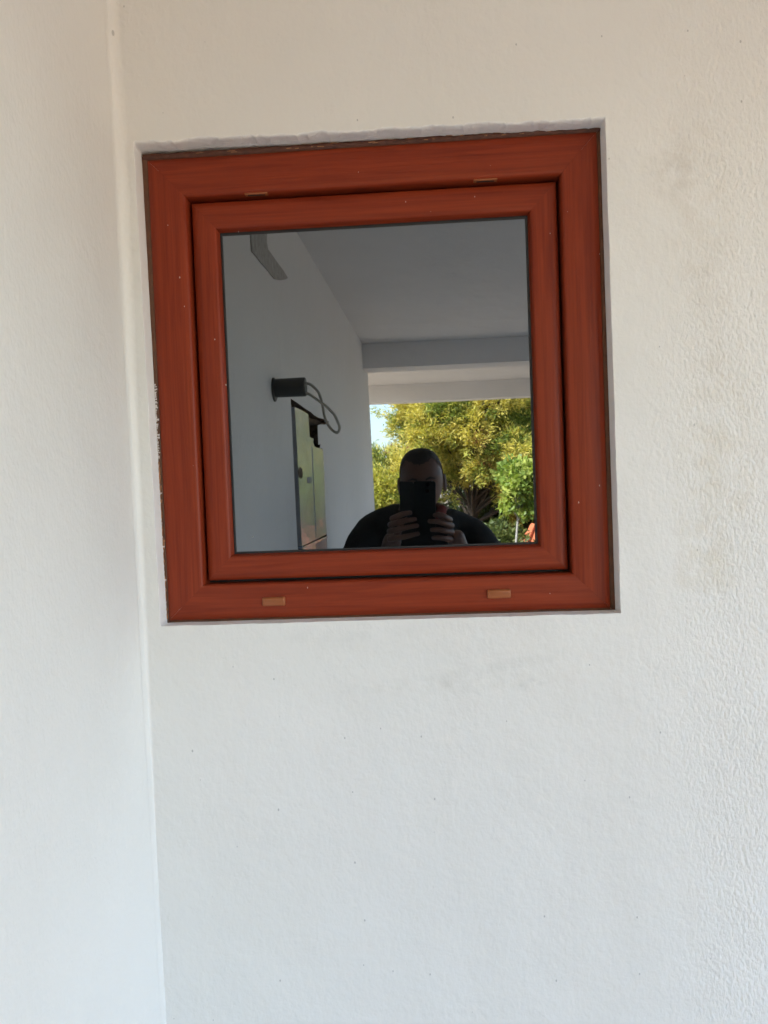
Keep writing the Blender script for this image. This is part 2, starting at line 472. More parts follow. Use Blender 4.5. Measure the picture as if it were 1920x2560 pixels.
for z0, z1 in ((-0.1, HC + 0.4),):                  # far end, back
    q([to_side(Y_END, z0), to_side(Y_END, z1), (wall_x(Y_END, z1) - 0.28, Y_END, z1), (wall_x(Y_END, z0) - 0.28, Y_END, z0)])
    q([(wall_x(Y_END, z1) - 0.28, Y_END, z1), (wall_x(Y_END, z0) - 0.28, Y_END, z0), (-0.72, -0.001, z0), (-0.72, -0.001, z1)])
sw = mesh('side_wall', vs, fs, M['side'])
tag(sw, 'smooth white side wall meeting the window wall at the left corner', 'wall')
# hand-filled hollow of the inside corner
cv = []; nz = 90; na = 7; rr = 0.015
for i in range(nz + 1):
    z = -0.1 + (HC + 0.5) * i / nz
    r_ = 0.0015 + 0.0135 * min(1, max(0, (z - 0.9) / 1.1)) + 0.002 * noise.noise(Vector((0.2, 0.4, z * 6)))
    for a in range(na + 1):
        t_ = a / na * math.pi / 2
        yy = -0.0003 - r_ + r_ * math.sin(t_) if a else -0.0205
        xx = wall_x(yy, z) + (r_ - r_ * math.cos(t_) if a else 0) + 0.0002
        cv.append((xx, yy, z))
cf = [(i*(na+1)+a, i*(na+1)+a+1, (i+1)*(na+1)+a+1, (i+1)*(na+1)+a) for i in range(nz) for a in range(na)]
mesh('corner_fillet', cv, cf, M['side'], sw, smooth=True)
# recess lining and back
rb = MB(); ln = len(rec)
rb.add([to_side(y, z) for y, z in rec] + [to_side(y, z, -0.03) for y, z in rec], [(i, (i+1) % ln, ln+(i+1) % ln, ln+i) for i in range(ln)] + [tuple(range(ln, 2*ln))])
rb.build('recess_lining', M['mortar'], sw)
# raw cement patch of a filled cable channel, high on the side wall
pt = [on_side_wall(540 + X/3.95, 540 + Y/3.95) for X, Y in [(345, 20), (350, 190), (352, 270), (358, 352), (400, 400), (440, 455), (500, 522), (545, 580), (582, 624), (640, 636), (690, 628), (712, 612), (660, 530), (600, 450), (555, 385), (516, 330), (505, 260), (505, 190), (500, 20)]]
pb = MB(); pn = len(pt)
pb.add([to_side(y, z, 0.0035) for y, z in pt] + [to_side(y, z, -0.002) for y, z in pt], [(i, (i+1) % pn, pn+(i+1) % pn, pn+i) for i in range(pn)] + [tuple(range(pn))])
po = pb.build('cement_patch', M['cement'], sw); po['label'] = 'bare grey cement patch high on the side wall'

# ceiling and beams
cb = MB(); cb.box((-0.9, Y_B2B, HC), (XR + 0.15, -0.0005, HC + 0.3))
tag(cb.build('porch_ceiling', M['ceil']), 'plain white porch ceiling mirrored in the window pane', 'ceiling', kind='structure')
b1 = MB(); b1.box((-0.36, Y_B1B, BEAM_Z), (XR + 0.15, Y_B1, HC - 0.0005))
tag(b1.build('ceiling_beam', M['ceil']), 'white ceiling beam across the porch where the side wall ends', 'beam')
b2 = MB(); b2.box((-0.9, Y_B2B - 0.02, BEAM_Z), (XR + 0.15, Y_B2, HC - 0.001))
tag(b2.build('ceiling_beam', M['ceil']), 'outer white beam along the porch edge above the garden view', 'beam')
shade_beam = MB(); shade_beam.box((XR - 0.05, Y_B1 + 0.002, ZC + 0.66), (XR + 0.149, -0.001, HC - 0.0015))  # unseen beam added at the right; its depth shades the upper wall
tag(shade_beam.build('ceiling_beam', M['ceil']), 'unseen white beam added along the open right side to shade the wall', 'beam')
pc = MB(); pc.box((XR - 0.1, Y_B2B + 0.002, -0.002), (XR + 0.12, Y_B2B + 0.25, BEAM_Z + 0.002))
tag(pc.build('porch_column', M['ceil']), 'square white column carrying the outer porch corner', 'column')
# the dark room behind the pane and the body of the house above
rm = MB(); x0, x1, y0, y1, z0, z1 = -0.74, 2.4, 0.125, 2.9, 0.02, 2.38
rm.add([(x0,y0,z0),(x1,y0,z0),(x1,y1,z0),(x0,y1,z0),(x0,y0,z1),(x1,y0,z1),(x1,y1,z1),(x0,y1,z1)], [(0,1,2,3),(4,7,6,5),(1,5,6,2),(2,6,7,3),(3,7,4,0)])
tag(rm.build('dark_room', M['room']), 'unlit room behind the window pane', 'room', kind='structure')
hb = MB(); hb.box((-0.76, 0.003, -0.1), (4.19, 3.1, HC + 0.49))
hb.f = [f for i, f in enumerate(hb.f) if i != 2]
tag(hb.build('house_shell', M['houseplaster']), 'outer shell of the house behind the window wall', 'house', kind='structure')

# ------------------------------------------------------------------ the window
ZO = ZC
frame_out = (-0.4065, 0.2703, ZO - 0.1988, ZO + 0.5069)
frame_in = (-0.3439, 0.2097, ZO - 0.1393, ZO + 0.4426)
sash_out = (-0.3400, 0.2057, ZO - 0.1345, ZO + 0.4379)
sash_in = (-0.3030, 0.1662, ZO - 0.0978, ZO + 0.3974)
pane_r = (-0.2978, 0.1606, ZO - 0.0929, ZO + 0.3911)
win = thing('window', 'red-brown wood-grain tilt window with mirror-like pane in white wall', 'window', (-0.068, 0.03, ZO - 0.199))

def lerp_rect(a, b, s): return tuple(p + (q_ - p) * s for p, q_ in zip(a, b))
def member(name, ro, ri, prof, side, mat_, parent, nseg=1, wob=None):
    """one mitred length of a four-sided frame: prof = (share of the width, depth y)"""
    vs = []
    for s, y in prof:
        x0, x1, z0, z1 = lerp_rect(ro, ri, s)
        a, b = {'bottom': ((x0, z0), (x1, z0)), 'right': ((x1, z0), (x1, z1)), 'top': ((x1, z1), (x0, z1)), 'left': ((x0, z1), (x0, z0))}[side]
        for k in range(nseg + 1):
            u = k / nseg
            px, pz = a[0] + (b[0]-a[0])*u, a[1] + (b[1]-a[1])*u
            if wob: 
                dx, dz = wob(s, u); px += dx; pz += dz
            vs.append((px, y, pz))
    w_ = nseg + 1
    fs = [(i*w_+k, i*w_+k+1, (i+1)*w_+k+1, (i+1)*w_+k) for i in range(len(prof)-1) for k in range(nseg)]
    # hairline at each mitre: pull the ends in by a fraction of a millimetre
    c = sum((Vector(v) for v in vs), Vector()) / len(vs)
    ax = 0 if side in ('top', 'bottom') else 2
    out = []
    for v in vs:
        v = list(v); v[ax] += -0.00006 if v[ax] > c[ax] else 0.00006; out.append(tuple(v))
    o = mesh(name, out, fs, mat_, parent)
    o.data.polygons.foreach_set('use_smooth', [True]*len(o.data.polygons))
    try: o.data.set_sharp_from_angle(angle=math.radians(38))
    except Exception: pass
    return o

YF, YS, YG = 0.028, 0.044, 0.0575
fp = [(0.118, YF + 0.0045), (0.126, YF + 0.0012), (0.150, YF + 0.0002), (0.26, YF - 0.0007), (0.42, YF - 0.0012), (0.60, YF - 0.0011),
      (0.76, YF - 0.0004), (0.90, YF + 0.0004), (0.945, YF + 0.0010), (0.975, YF + 0.0024), (0.995, YF + 0.0050), (1.0, YF + 0.009), (1.0, YF + 0.040)]
lip = [(-0.04, YF + 0.03), (-0.03, YF + 0.0026), (0.0, YF + 0.0022), (0.05, YF + 0.0016), (0.10, YF + 0.0012), (0.122, YF + 0.0024), (0.124, YF + 0.010)]
sp_ = [(0.0, YS + 0.025), (0.0, YS + 0.0022), (0.02, YS + 0.0008), (0.06, YS), (0.30, YS - 0.0007), (0.55, YS - 0.0008), (0.80, YS - 0.0002), (0.90, YS + 0.0004),
       (0.955, YS + 0.0016), (0.985, YS + 0.0034), (1.0, YS + 0.0055)]
bead = [(0.0, YS + 0.0054), (0.22, YS + 0.0092), (0.38, YG - 0.0014), (0.39, YG + 0.004)]
gsk = [(0.36, YG - 0.0012), (0.75, YG - 0.0016), (1.05, YG - 0.0010), (1.16, YG + 0.002)]
for sd_ in ('top', 'bottom', 'left', 'right'):
    rail = sd_ in ('top', 'bottom')
    mt = M['rail'] if rail else M['stile']
    nm = 'rail' if rail else 'stile'
    fo = member('frame_' + nm, frame_out, frame_in, fp, sd_, mt, win)
    member('frame_edge', frame_out, frame_in, lip, sd_, M['lip'], fo, nseg=120,
           wob=(lambda s, u, sd_=sd_: (0, 0) if s > 0.06 or sd_ == 'bottom' else ((0, chip(u, 0.0010, 30, 2)) if sd_ == 'top' else (chip(u, 0.0007, 40, 4), 0))))
    so_ = member('sash_' + nm, sash_out, sash_in, sp_, sd_, mt, win)
    member('glazing_bead', sash_in, pane_r, bead, sd_, mt, so_)
    member('gasket', sash_in, pane_r, gsk, sd_, M['gasket'], so_)
# dark packing behind the sash gap
bk = MB()
for a in (( -0.352, -0.30), (0.17, 0.217)): bk.box((a[0], YS + 0.022, ZO - 0.147), (a[1], YS + 0.030, ZO + 0.45))
for a in ((-0.147, -0.10), (0.40, 0.45)): bk.box((-0.30, YS + 0.022, ZO + a[0]), (0.17, YS + 0.030, ZO + a[1]))
bk.build('rebate_seal', M['gasket'], win)
gx0, gx1, gz0, gz1 = pane_r
gp = mesh('glass_pane', [(gx0 - 0.006, YG, gz0 - 0.006), (gx1 + 0.006, YG, gz0 - 0.006), (gx1 + 0.006, YG, gz1 + 0.006), (gx0 - 0.006, YG, gz1 + 0.006)], [(0, 1, 2, 3)], M['glass'], win)
gp['label'] = 'dark reflecting window pane mirroring porch, garden and photographer'
# drain caps: two on the face of the bottom rail, two slotted ones under the top rail
def round_box(name, c, sx, sy, sz, mat_, parent, bev=0.0016):
    b_ = bmesh.new(); bmesh.ops.create_cube(b_, size=1.0)
    for v in b_.verts: v.co = Vector((v.co.x*sx, v.co.y*sy, v.co.z*sz))
    bmesh.ops.bevel(b_, geom=list(b_.edges), offset=bev, segments=3, affect='EDGES', profile=0.5)
    b_.verts.index_update()
    return mesh(name, [Vector(c) + v.co for v in b_.verts], [[v.index for v in f.verts] for f in b_.faces], mat_, parent, smooth=True)
for cx, cz in ((-0.2362, -0.1668), (0.1006, -0.1655)):
    c_ = round_box('drain_cap', (cx, YF - 0.0022, ZO + cz), 0.0345, 0.008, 0.0128, M['cap'], win, 0.002)
    round_box('cap_hood', (cx + 0.001, YF - 0.0052, ZO + cz + 0.0025), 0.0305, 0.0035, 0.0062, M['cap'], c_, 0.0015)
for cx in (-0.2382, 0.1016):
    tp = round_box('vent_slot', (cx, YF + 0.0085, ZO + 0.4428), 0.0345, 0.0095, 0.0026, M['cap'], win, 0.0009)
    round_box('slot_mouth', (cx, YF + 0.0088, ZO + 0.4415), 0.026, 0.0038, 0.0012, M['gasket'], tp, 0.0004)
# sealant smeared along the top, with shiny torn film
sl = []
for k in range(161):
    x = -0.4055 + 0.675 * k / 160
    lo = 0.4995 + chip(x, 0.0012, 25, 12); hi_ = 0.5085 + chip(x, 0.0010, 45, 14)
    if k in (0, 160): hi_ -= 0.003
    b_ = 0.0006 * noise.noise(Vector((x*60, 2, 1)))
    sl += [(x, YF + 0.001, ZO + lo), (x, YF - 0.0016 + b_, ZO + lo + 0.0022), (x, YF - 0.0012 - b_, ZO + hi_ - 0.002), (x, YF + 0.004, ZO + hi_)]
mesh('sealant_strip', sl, [(k*4+j, k*4+j+1, k*4+j+5, k*4+j+4) for k in range(160) for j in range(3)], M['seal'], win, smooth=True)
tb = MB(); r2 = random.Random(5)
for k in range(26):
    u = 0.30 + 0.6 * r2.random() if k < 23 else 0.1 + 0.1*r2.random()
    x = -0.40 + 0.66 * u; L = r2.uniform(0.003, 0.014); h_ = r2.uniform(0.0005, 0.0013); z = ZO + 0.5010 + r2.uniform(0, 0.0045); tl = r2.uniform(-.2, .3)
    y = YF - 0.0029
    tb.add([(x, y, z), (x+L, y+0.0006, z+L*tl*.3), (x+L*.9, y, z+h_+L*tl*.3), (x+L*.1, y-0.0006, z+h_*0.8)], [(0, 1, 2, 3)])
tb.build('torn_film', M['tape'], win)
# torn tape down the left edge
tv = MB(); z = ZO + 0.05; r3 = random.Random(9)
while z > ZO - 0.195:
    L = r3.uniform(0.002, 0.012); w0 = r3.uniform(0.0035, 0.0062); xo = frame_out[0] + 0.0003 + 0.0008*r3.random()
    tv.add([(xo, YF + 0.0002, z), (xo + w0, YF - 0.0002, z), (xo + w0*0.9, YF, z - L), (xo, YF + 0.0004, z - L)], [(0, 1, 2, 3)])
    z -= L + r3.uniform(0.0003, 0.0022)
tv.build('torn_tape', M['tape'], win)
tw = MB(); z = ZO + 0.170
while z > ZO - 0.19:
    z -= r3.uniform(0.0012, 0.0042) if z > ZO + 0.055 else r3.uniform(0.006, 0.05)
    xo = frame_out[0] + 0.0012 + 0.0016 * r3.random(); cw = r3.uniform(0.0022, 0.0048); ch = r3.uniform(0.0010, 0.0030)
    tw.add([(xo, YF - 0.0006, z), (xo + cw, YF - 0.0010, z + 0.0003), (xo + cw*0.9, YF - 0.0006, z - ch), (xo, YF - 0.0006, z - ch*0.8)], [(0, 1, 2, 3)])
tw.build('paint_crumbs', M['paintbit'], win)

# ------------------------------------------------------------------ on the side wall: electrical cabinet, conduit stub with cable
cab_px = [(432, 520), (500, 552), (584, 602), (588, 720), (597, 852), (640, 872), (634, 905), (650, 955), (668, 968), (716, 975), (740, 990), (748, 1150), (755, 1310), (760, 1520), (768, 1760), (778, 1932)]
cp = [on_side_wall(*z6(*p)) for p in cab_px]
cy0 = on_side_wall(*z6(432, 520))[0]
zl_r = cp[-1][1]
cp_l = on_side_wall(*z6(510, 2030))
cpoly = cp + [(cp[0][0] - 0.012, zl_r - 0.004), (cp[0][0] - 0.010, zl_r + 0.2), (cp[0][0] - 0.006, zl_r + 0.4)]
cab = thing('electrical_cabinet', 'shiny film-wrapped electrical cabinet door recessed in the side wall', 'cabinet', to_side(cp[0][0] - 0.2, zl_r - 0.1))
def slab(name, poly, o0, o1, mat_, parent):
    b_ = MB(); n_ = len(poly)
    b_.add([to_side(y, z, o1) for y, z in poly] + [to_side(y, z, o0) for y, z in poly], [tuple(range(n_))] + [(i, (i+1) % n_, n_+(i+1) % n_, n_+i) for i in range(n_)])
    return b_.build(name, mat_, parent)
door = slab('cabinet_door', cpoly, -0.02, 0.0005, M['film'], cab)
def px_rect(X0, Y0, X1, Y1): return [on_side_wall(*z6(*p)) for p in ((X0, Y0), (X1, Y0), (X1, Y1), (X0, Y1))]
slab('sticker', px_rect(565, 1298, 608, 1362), 0.0004, 0.0015, M['sticker'], door)
hc = on_side_wall(*z6(492, 1250)); hr = 0.030
slab('lock_hole', [(hc[0] + hr*1.3*math.cos(a), hc[1] + hr*0.62*math.sin(a)) for a in (2*math.pi*k/16 for k in range(16))], 0.0003, 0.0014, M['mortar'], door)
yf = on_side_wall(*z6(636, 1400))[0]
slab('door_fold', [(yf, zl_r), (yf - 0.006, zl_r), (yf - 0.006, cp[5][1]-0.03), (yf, cp[5][1]-0.03)], 0.0002, 0.0025, M['film'], door)
ya, yb = cpoly[-3][0], cp[-1][0]
slab('bottom_lip', [(ya, zl_r - 0.014), (yb, zl_r - 0.014), (yb, zl_r - 0.006), (ya, zl_r - 0.006)], -0.02, 0.004, M['film'], cab)
slab('lower_board', [(yf, zl_r - 0.055), (yb, zl_r - 0.055), (yb, zl_r - 0.016), (yf, zl_r - 0.016)], -0.02, -0.001, M['pinkply'], cab)
slab('lower_panel', [(ya, zl_r - 0.055), (yf + 0.002, zl_r - 0.055), (yf + 0.002, zl_r - 0.016), (ya, zl_r - 0.016)], -0.02, -0.001, M['film'], cab)

yc, zc_ = on_side_wall(*z6(205, 312))
ddist = D + YM - yc
rad = 0.5 * 212/4.425 / F * ddist
x_end = at_depth(*z6(553, 312), yc).x
xw = wall_x(yc, zc_)
cst = thing('conduit_stub', 'black conduit stub on side wall with looped grey cable', 'conduit', (xw, yc, zc_))
cb_ = MB()
cb_.tube([(xw - 0.004, yc, zc_), (xw + 0.012, yc, zc_), (x_end - 0.003, yc, zc_), (x_end, yc, zc_)], [rad*0.97, rad*0.98, rad, rad*0.93], n=28)
cb_.build('conduit_body', M['black'], cst)
fl = MB(); fl.tube([(xw - 0.002, yc, zc_ - 0.004), (xw + 0.003, yc, zc_ - 0.004), (xw + 0.005, yc, zc_ - 0.004)], [rad*1.28, rad*1.26, rad*1.1], n=28)
fl.build('flange', M['black'], cst)
loop = [(540, 262), (590, 264), (640, 300), (690, 355), (716, 420), (737, 500), (752, 590), (775, 672), (830, 762), (885, 802), (912, 795), (927, 745), (908, 690), (870, 610), (820, 555), (770, 505), (715, 468), (650, 420), (590, 380), (540, 368)]
lp = [at_depth(*z6(*p), yc - 0.012*math.sin(i / 3.2)) for i, p in enumerate(loop)]
lo_ = MB(); lo_.tube(smooth_path(lp, 5), 0.0038, n=10)
lo_.build('cable_loop', M['cable'], cst, smooth=True)

# ------------------------------------------------------------------ garden: sloping ground, trees, neighbour's roof
def ground_z(x, y):
    d = max(0.0, -y - 6.0)
    e = max(0.0, abs(x) - 3.0)
    return -0.14 - 2.4 * (1 - math.exp(-d / 7.0)) - 0.25 * (1 - math.exp(-e / 4)) + 0.05 * noise.noise(Vector((x*.5, y*.5, 0)))
gv, gf = [], []
def spread(a, b, n_):
    return [a + (b - a) * k / n_ for k in range(n_ + 1)]
gxs = [-600, -200, -60] + spread(-25, 25, 50) + [60, 200, 600]
gys = [-600, -200, -60] + spread(-40, 12, 52) + [60, 200, 600]
for y in gys:
    for x in gxs: gv.append((x, y, ground_z(x, y)))
nx = len(gxs)
gf = [(j*nx+i, j*nx+i+1, (j+1)*nx+i+1, (j+1)*nx+i) for j in range(len(gys)-1) for i in range(nx-1)]
tag(mesh('ground', gv, gf, M['ground'], smooth=True), 'dry garden ground falling away from the terrace', 'ground', kind='structure')

def leaves_mesh(name, P, Dr, L, W, C, parent, mat_):
    """one leaf blade per row: base P, direction Dr, length L, width W, colour C"""
    n_ = len(P)
    rv_ = R.normal(size=(n_, 3)); side = np.cross(Dr, rv_); side /= np.linalg.norm(side, axis=1)[:, None] + 1e-9
    nrm = np.cross(side, Dr)
    a = P; t_ = P + Dr * L[:, None] - nrm * (L * 0.10)[:, None]
    mid = P + Dr * (L * 0.5)[:, None] + nrm * (L * 0.06)[:, None]
    l_ = mid + side * (W * 0.5)[:, None]; r_ = mid - side * (W * 0.5)[:, None]
    V = np.stack([a, l_, t_, r_], 1).reshape(-1, 3)
    off = np.array(parent.location)
    V = V - off
    me = bpy.data.meshes.new(name)
    me.vertices.add(4*n_); me.vertices.foreach_set('co', V.astype(np.float32).ravel())
    idx = np.arange(4*n_).reshape(n_, 4)
    tri = np.concatenate([idx[:, [0, 1, 2]], idx[:, [0, 2, 3]]], 1).reshape(-1)
    me.loops.add(6*n_); me.loops.foreach_set('vertex_index', tri.astype(np.int32))
    me.polygons.add(2*n_); me.polygons.foreach_set('loop_start', np.arange(0, 6*n_, 3, dtype=np.int32))
    me.update(calc_edges=True)
    at = me.attributes.new('tint', 'FLOAT_COLOR', 'POINT')
    c4 = np.concatenate([C, np.ones((n_, 1))], 1)
    at.data.foreach_set('color', np.repeat(c4, 4, 0).astype(np.float32).ravel())
    return link(name, me, mat_, parent)

def tufts(centres, outd, per, length, width, colours, spread_=0.75, jit=0.06, droop=0.0):
    T = len(centres); n_ = T * per
    P = np.repeat(centres, per, 0) + R.normal(size=(n_, 3)) * jit
    Dr = np.repeat(outd, per, 0) + R.normal(size=(n_, 3)) * spread_
    Dr[:, 2] -= droop
    Dr /= np.linalg.norm(Dr, axis=1)[:, None] + 1e-9
    L = length * R.uniform(0.6, 1.3, n_); W = width * R.uniform(0.7, 1.3, n_)
    C = np.repeat(colours, per, 0) * R.uniform(0.75, 1.25, (n_, 1))
    return P, Dr, L, W, np.clip(C, 0.003, 0.9)

def crown_points(c, r, n_, shell=0.55, lumps=None, nl=26, lump_r=0.33):
    """tuft centres bunched into clumps through an uneven ellipsoid"""
    c = np.array(c); r = np.array(r)
    if lumps is None:
        d = R.normal(size=(nl, 3)); d /= np.linalg.norm(d, axis=1)[:, None]
        lumps = d * R.uniform(shell, 1.0, (nl, 1))
    k = R.randint(0, len(lumps), n_)
    o = R.normal(size=(n_, 3)); o /= np.linalg.norm(o, axis=1)[:, None]
    o *= (R.uniform(0, 1, (n_, 1)) ** 0.45) * lump_r * R.uniform(0.7, 1.3, (len(lumps), 1))[k]
    q_ = lumps[k] + o
    out = o / (np.linalg.norm(o, axis=1)[:, None] + 1e-9) * 0.6 + lumps[k] * 0.5 + np.array([0, 0, 0.35])
    out /= np.linalg.norm(out, axis=1)[:, None] + 1e-9
    return c + q_ * r, out, lumps * r + c, k

def tree(name, label, base, top, crown_c, crown_r, n_t, per, length, width, palette, bark, trunk_r=0.12, nl=26, lump_r=0.33, spread_=0.75, droop=0.0, group=None, shell=0.55, jit=0.06, limb_from=0.55, limb_r=0.45, gap=None):
    t_ = thing(name, label, 'tree', base, group)
    P, O, L_, k = crown_points(crown_c, crown_r, n_t, nl=nl, lump_r=lump_r, shell=shell)
    if gap:                                             # thin the crown where the sky shows through
        sel = np.array([not gap(*q_) for q_ in P]); P, O, k = P[sel], O[sel], k[sel]; n_t = len(P)
        L_ = L_[[not gap(*q_) for q_ in L_]] if any(not gap(*q_) for q_ in L_) else L_
    tr = MB()
    b0 = Vector(base) - Vector((0, 0, 0.15)); tp = Vector(top)
    mid = (b0 + tp) / 2 + Vector((rnd.uniform(-.12, .12), rnd.uniform(-.12, .12), 0)) * (tp - b0).length * 0.4
    tr.tube(smooth_path([b0, b0.lerp(mid, .5), mid, tp], 5), [trunk_r * (1.25 - 0.75 * i / 15) for i in range(16)], n=9)
    for q_ in L_:
        e = Vector(q_); s_ = b0.lerp(tp, rnd.uniform(limb_from, 1.0)) if rnd.random() < .5 else tp
        m_ = s_.lerp(e, 0.5) + Vector((rnd.uniform(-.1, .1), rnd.uniform(-.1, .1), rnd.uniform(0, .2))) * (e - s_).length
        pth = smooth_path([s_, m_, e], 4)
        tr.tube(pth, [trunk_r * limb_r * (1 - 0.85 * i / (len(pth) - 1)) for i in range(len(pth))], n=5)
    tr.build('trunk', bark, t_, smooth=True)
    pal = np.array([p[0] for p in palette]); wt = np.array([p[1] for p in palette]); wt = wt / wt.sum()
    lc = R.choice(len(pal), size=200, p=wt)
    pick = np.where(R.rand(n_t) < 0.55, lc[k], R.choice(len(pal), size=n_t, p=wt))
    C = pal[pick]
    lv = leaves_mesh('crown', *tufts(P, O, per, length, width, C, spread_, jit, droop), t_, M['leaf'])
    return t_

YEL = [((0.64, 0.55, 0.14), 4), ((0.50, 0.49, 0.12), 4), ((0.22, 0.28, 0.065), 4), ((0.24, 0.11, 0.045), 0.5)]
SHADE = [((0.040, 0.058, 0.022), 5), ((0.055, 0.070, 0.024), 3), ((0.09, 0.10, 0.035), 1.0), ((0.028, 0.04, 0.018), 3)]  # leaf tones darkened to hold the shade under the big crown
LIM = [((0.32, 0.39, 0.08), 5), ((0.42, 0.46, 0.12), 3), ((0.20, 0.28, 0.06), 3)]
MID = [((0.13, 0.15, 0.04), 4), ((0.09, 0.12, 0.035), 4), ((0.19, 0.18, 0.05), 2)]

Y1 = -11.5
def g(x, y): return (x, y, ground_z(x, y))
# big feathery tree filling the opening; its left flank catches the sun
p = at_depth(1115, 1135, Y1)
tree('feathery_tree', 'tall yellow-green feathery tree filling the mirrored garden view', g(p.x + 0.5, Y1 - 0.3), (p.x + 0.4, Y1 - 0.3, p.z - 0.6),
     (p.x + 0.98, Y1, p.z + 0.50), (2.0, 1.3, 1.75), 4600, 48, 0.08, 0.016, YEL, M['bark'], 0.085, nl=110, lump_r=0.18, spread_=0.62, shell=0.45, jit=0.05, limb_from=0.8, limb_r=0.35,
     gap=lambda x, y, z: x < -0.56 + 0.3*noise.noise(Vector((x*3, y*3, z*3))) and z > ZC + 0.55 + 0.25*noise.noise(Vector((x*4, y*4, z*4 + 7))) and (int(x*977 + z*1777) % 7 != 0))
p = at_depth(985, 1190, Y1 + 0.8)
tree('feathery_tree', 'low yellow feathery tree beside the mirrored end of the side wall', g(p.x, Y1 + 0.8), (p.x, Y1 + 0.8, p.z - 0.5),
     (p.x, Y1 + 0.8, p.z - 0.25), (0.50, 0.6, 0.72), 1100, 46, 0.08, 0.016, YEL, M['bark'], 0.06, nl=18, lump_r=0.36, spread_=0.55)
p = at_depth(1230, 1220, Y1 - 3)  # added dark tree fills the shaded hollow below the feathery crown
tree('shade_fill_tree', 'dark-leaved tree standing in for the shade behind the feathery tree', g(p.x, Y1 - 3), (p.x, Y1 - 3, p.z),
     (p.x + 0.65, Y1 - 3, p.z + 0.1), (1.9, 1.5, 2.5), 3200, 22, 0.15, 0.05, SHADE, M['bark'], 0.18, nl=46, lump_r=0.30, shell=0.2)
# small bright citrus-like tree at the right, nearer
Y2 = -7.6
p = at_depth(1298, 1232, Y2); pb_ = at_depth(1298, 1365, Y2)
tree('young_tree', 'young lime-green broad-leaved tree with pale trunk at right of the pane', g(p.x, Y2), (p.x, Y2, p.z - 0.12),
     (p.x + 0.03, Y2, p.z + 0.06), (0.27, 0.26, 0.30), 330, 9, 0.075, 0.045, LIM, M['palebark'], 0.020, nl=16, lump_r=0.36, spread_=0.9, droop=0.5, jit=0.03, limb_from=0.9)
# shrubs low at the right
p = at_depth(1262, 1352, -9.0)
tree('leafy_shrub', 'low grey-green shrub at the lower right of the pane', g(p.x, -9.0), (p.x, -9.0, p.z - 0.4),
     (p.x, -9.0, p.z - 0.35), (0.36, 0.4, 0.48), 420, 18, 0.08, 0.03, MID, M['bark'], 0.04, nl=16, lump_r=0.4)
# unseen tree added outside the view, meant for the shiny cabinet door to mirror
b_ = g(5.0, -12.5)
tree('reflection_tree', 'unseen olive-green tree added at right for the cabinet door to mirror', b_, (5.0, -12.5, b_[2] + 1.6), (5.0, -12.5, b_[2] + 2.5), (1.8, 1.8, 1.6), 900, 14, 0.22, 0.09, MID, M['bark'], 0.13, nl=26, lump_r=0.36)

# low garden shed with terracotta roof, down the slope
p = at_depth(1300, 1345, -9.6)
hx, hy = p.x + 0.55, -10.2
hz = ground_z(hx, hy)
nb = thing('garden_shed', 'small shed with orange terracotta roof at lower right of the pane', 'shed', (hx, hy, hz))
ridge = p.z + 0.13; eave = p.z - 0.33
hbm = MB(); hbm.box((hx - 0.45, hy - 0.45, hz - 0.3), (hx + 1.3, hy + 0.45, eave + 0.02))
hbm.build('wall', M['houseplaster'], nb)
dr = MB(); dr.box((hx + 0.1, hy + 0.44, hz), (hx + 0.7, hy + 0.48, eave - 0.1)); dr.build('door', M['timber'], nb)
rfm = MB()
rfm.add([(hx-0.6, hy+0.6, eave), (hx+1.45, hy+0.6, eave), (hx+1.15, hy, ridge), (hx-0.3, hy, ridge), (hx-0.6, hy-0.6, eave), (hx+1.45, hy-0.6, eave)], [(0, 1, 2, 3), (3, 2, 5, 4), (0, 3, 4), (1, 5, 2), (0, 4, 5, 1)])
ro = rfm.build('roof', M['tile'], nb)
for k in range(15):
    x = hx - 0.58 + 2.0 * k / 14; xt = hx - 0.28 + 1.4 * k / 14
    tb_ = MB(); tb_.tube([(x, hy + 0.62, eave + 0.01), (xt, hy + 0.02, ridge + 0.008)], 0.045, n=6)
    tb_.build('roof_tile', M['tile'], ro)

# ------------------------------------------------------------------ the photographer with the phone
def skin_mesh(verts, edges, radii, levels=2, root=0):
    me = bpy.data.meshes.new('tmp'); me.from_pydata(verts, edges, [])
    o = bpy.data.objects.new('tmp', me); COL.objects.link(o)
    o.modifiers.new('s', 'SKIN'); sm = o.modifiers.new('d', 'SUBSURF'); sm.levels = levels; sm.render_levels = levels
    for i, r_ in enumerate(radii):
        d = me.skin_vertices[0].data[i]; d.radius = r_ if isinstance(r_, (tuple, list)) else (r_, r_); d.use_root = (i == root)
    dg = bpy.context.evaluated_depsgraph_get()
    ev = o.evaluated_get(dg).to_mesh()
    vs = [v.co.copy() for v in ev.vertices]; fs = [tuple(p_.vertices) for p_ in ev.polygons]
    o.evaluated_get(dg).to_mesh_clear()
    bpy.data.objects.remove(o); bpy.data.meshes.remove(me)
    return vs, fs

YP = -D                                             # lens plane
HEAD = Vector((-0.018, YP - 0.37, ZC + 0.012))       # between the eyes' level, centre of the skull
person = thing('person', 'photographer in dark jumper holding a phone with both hands, mirrored in pane', 'person', (HEAD.x, HEAD.y - 0.12, 0.0))

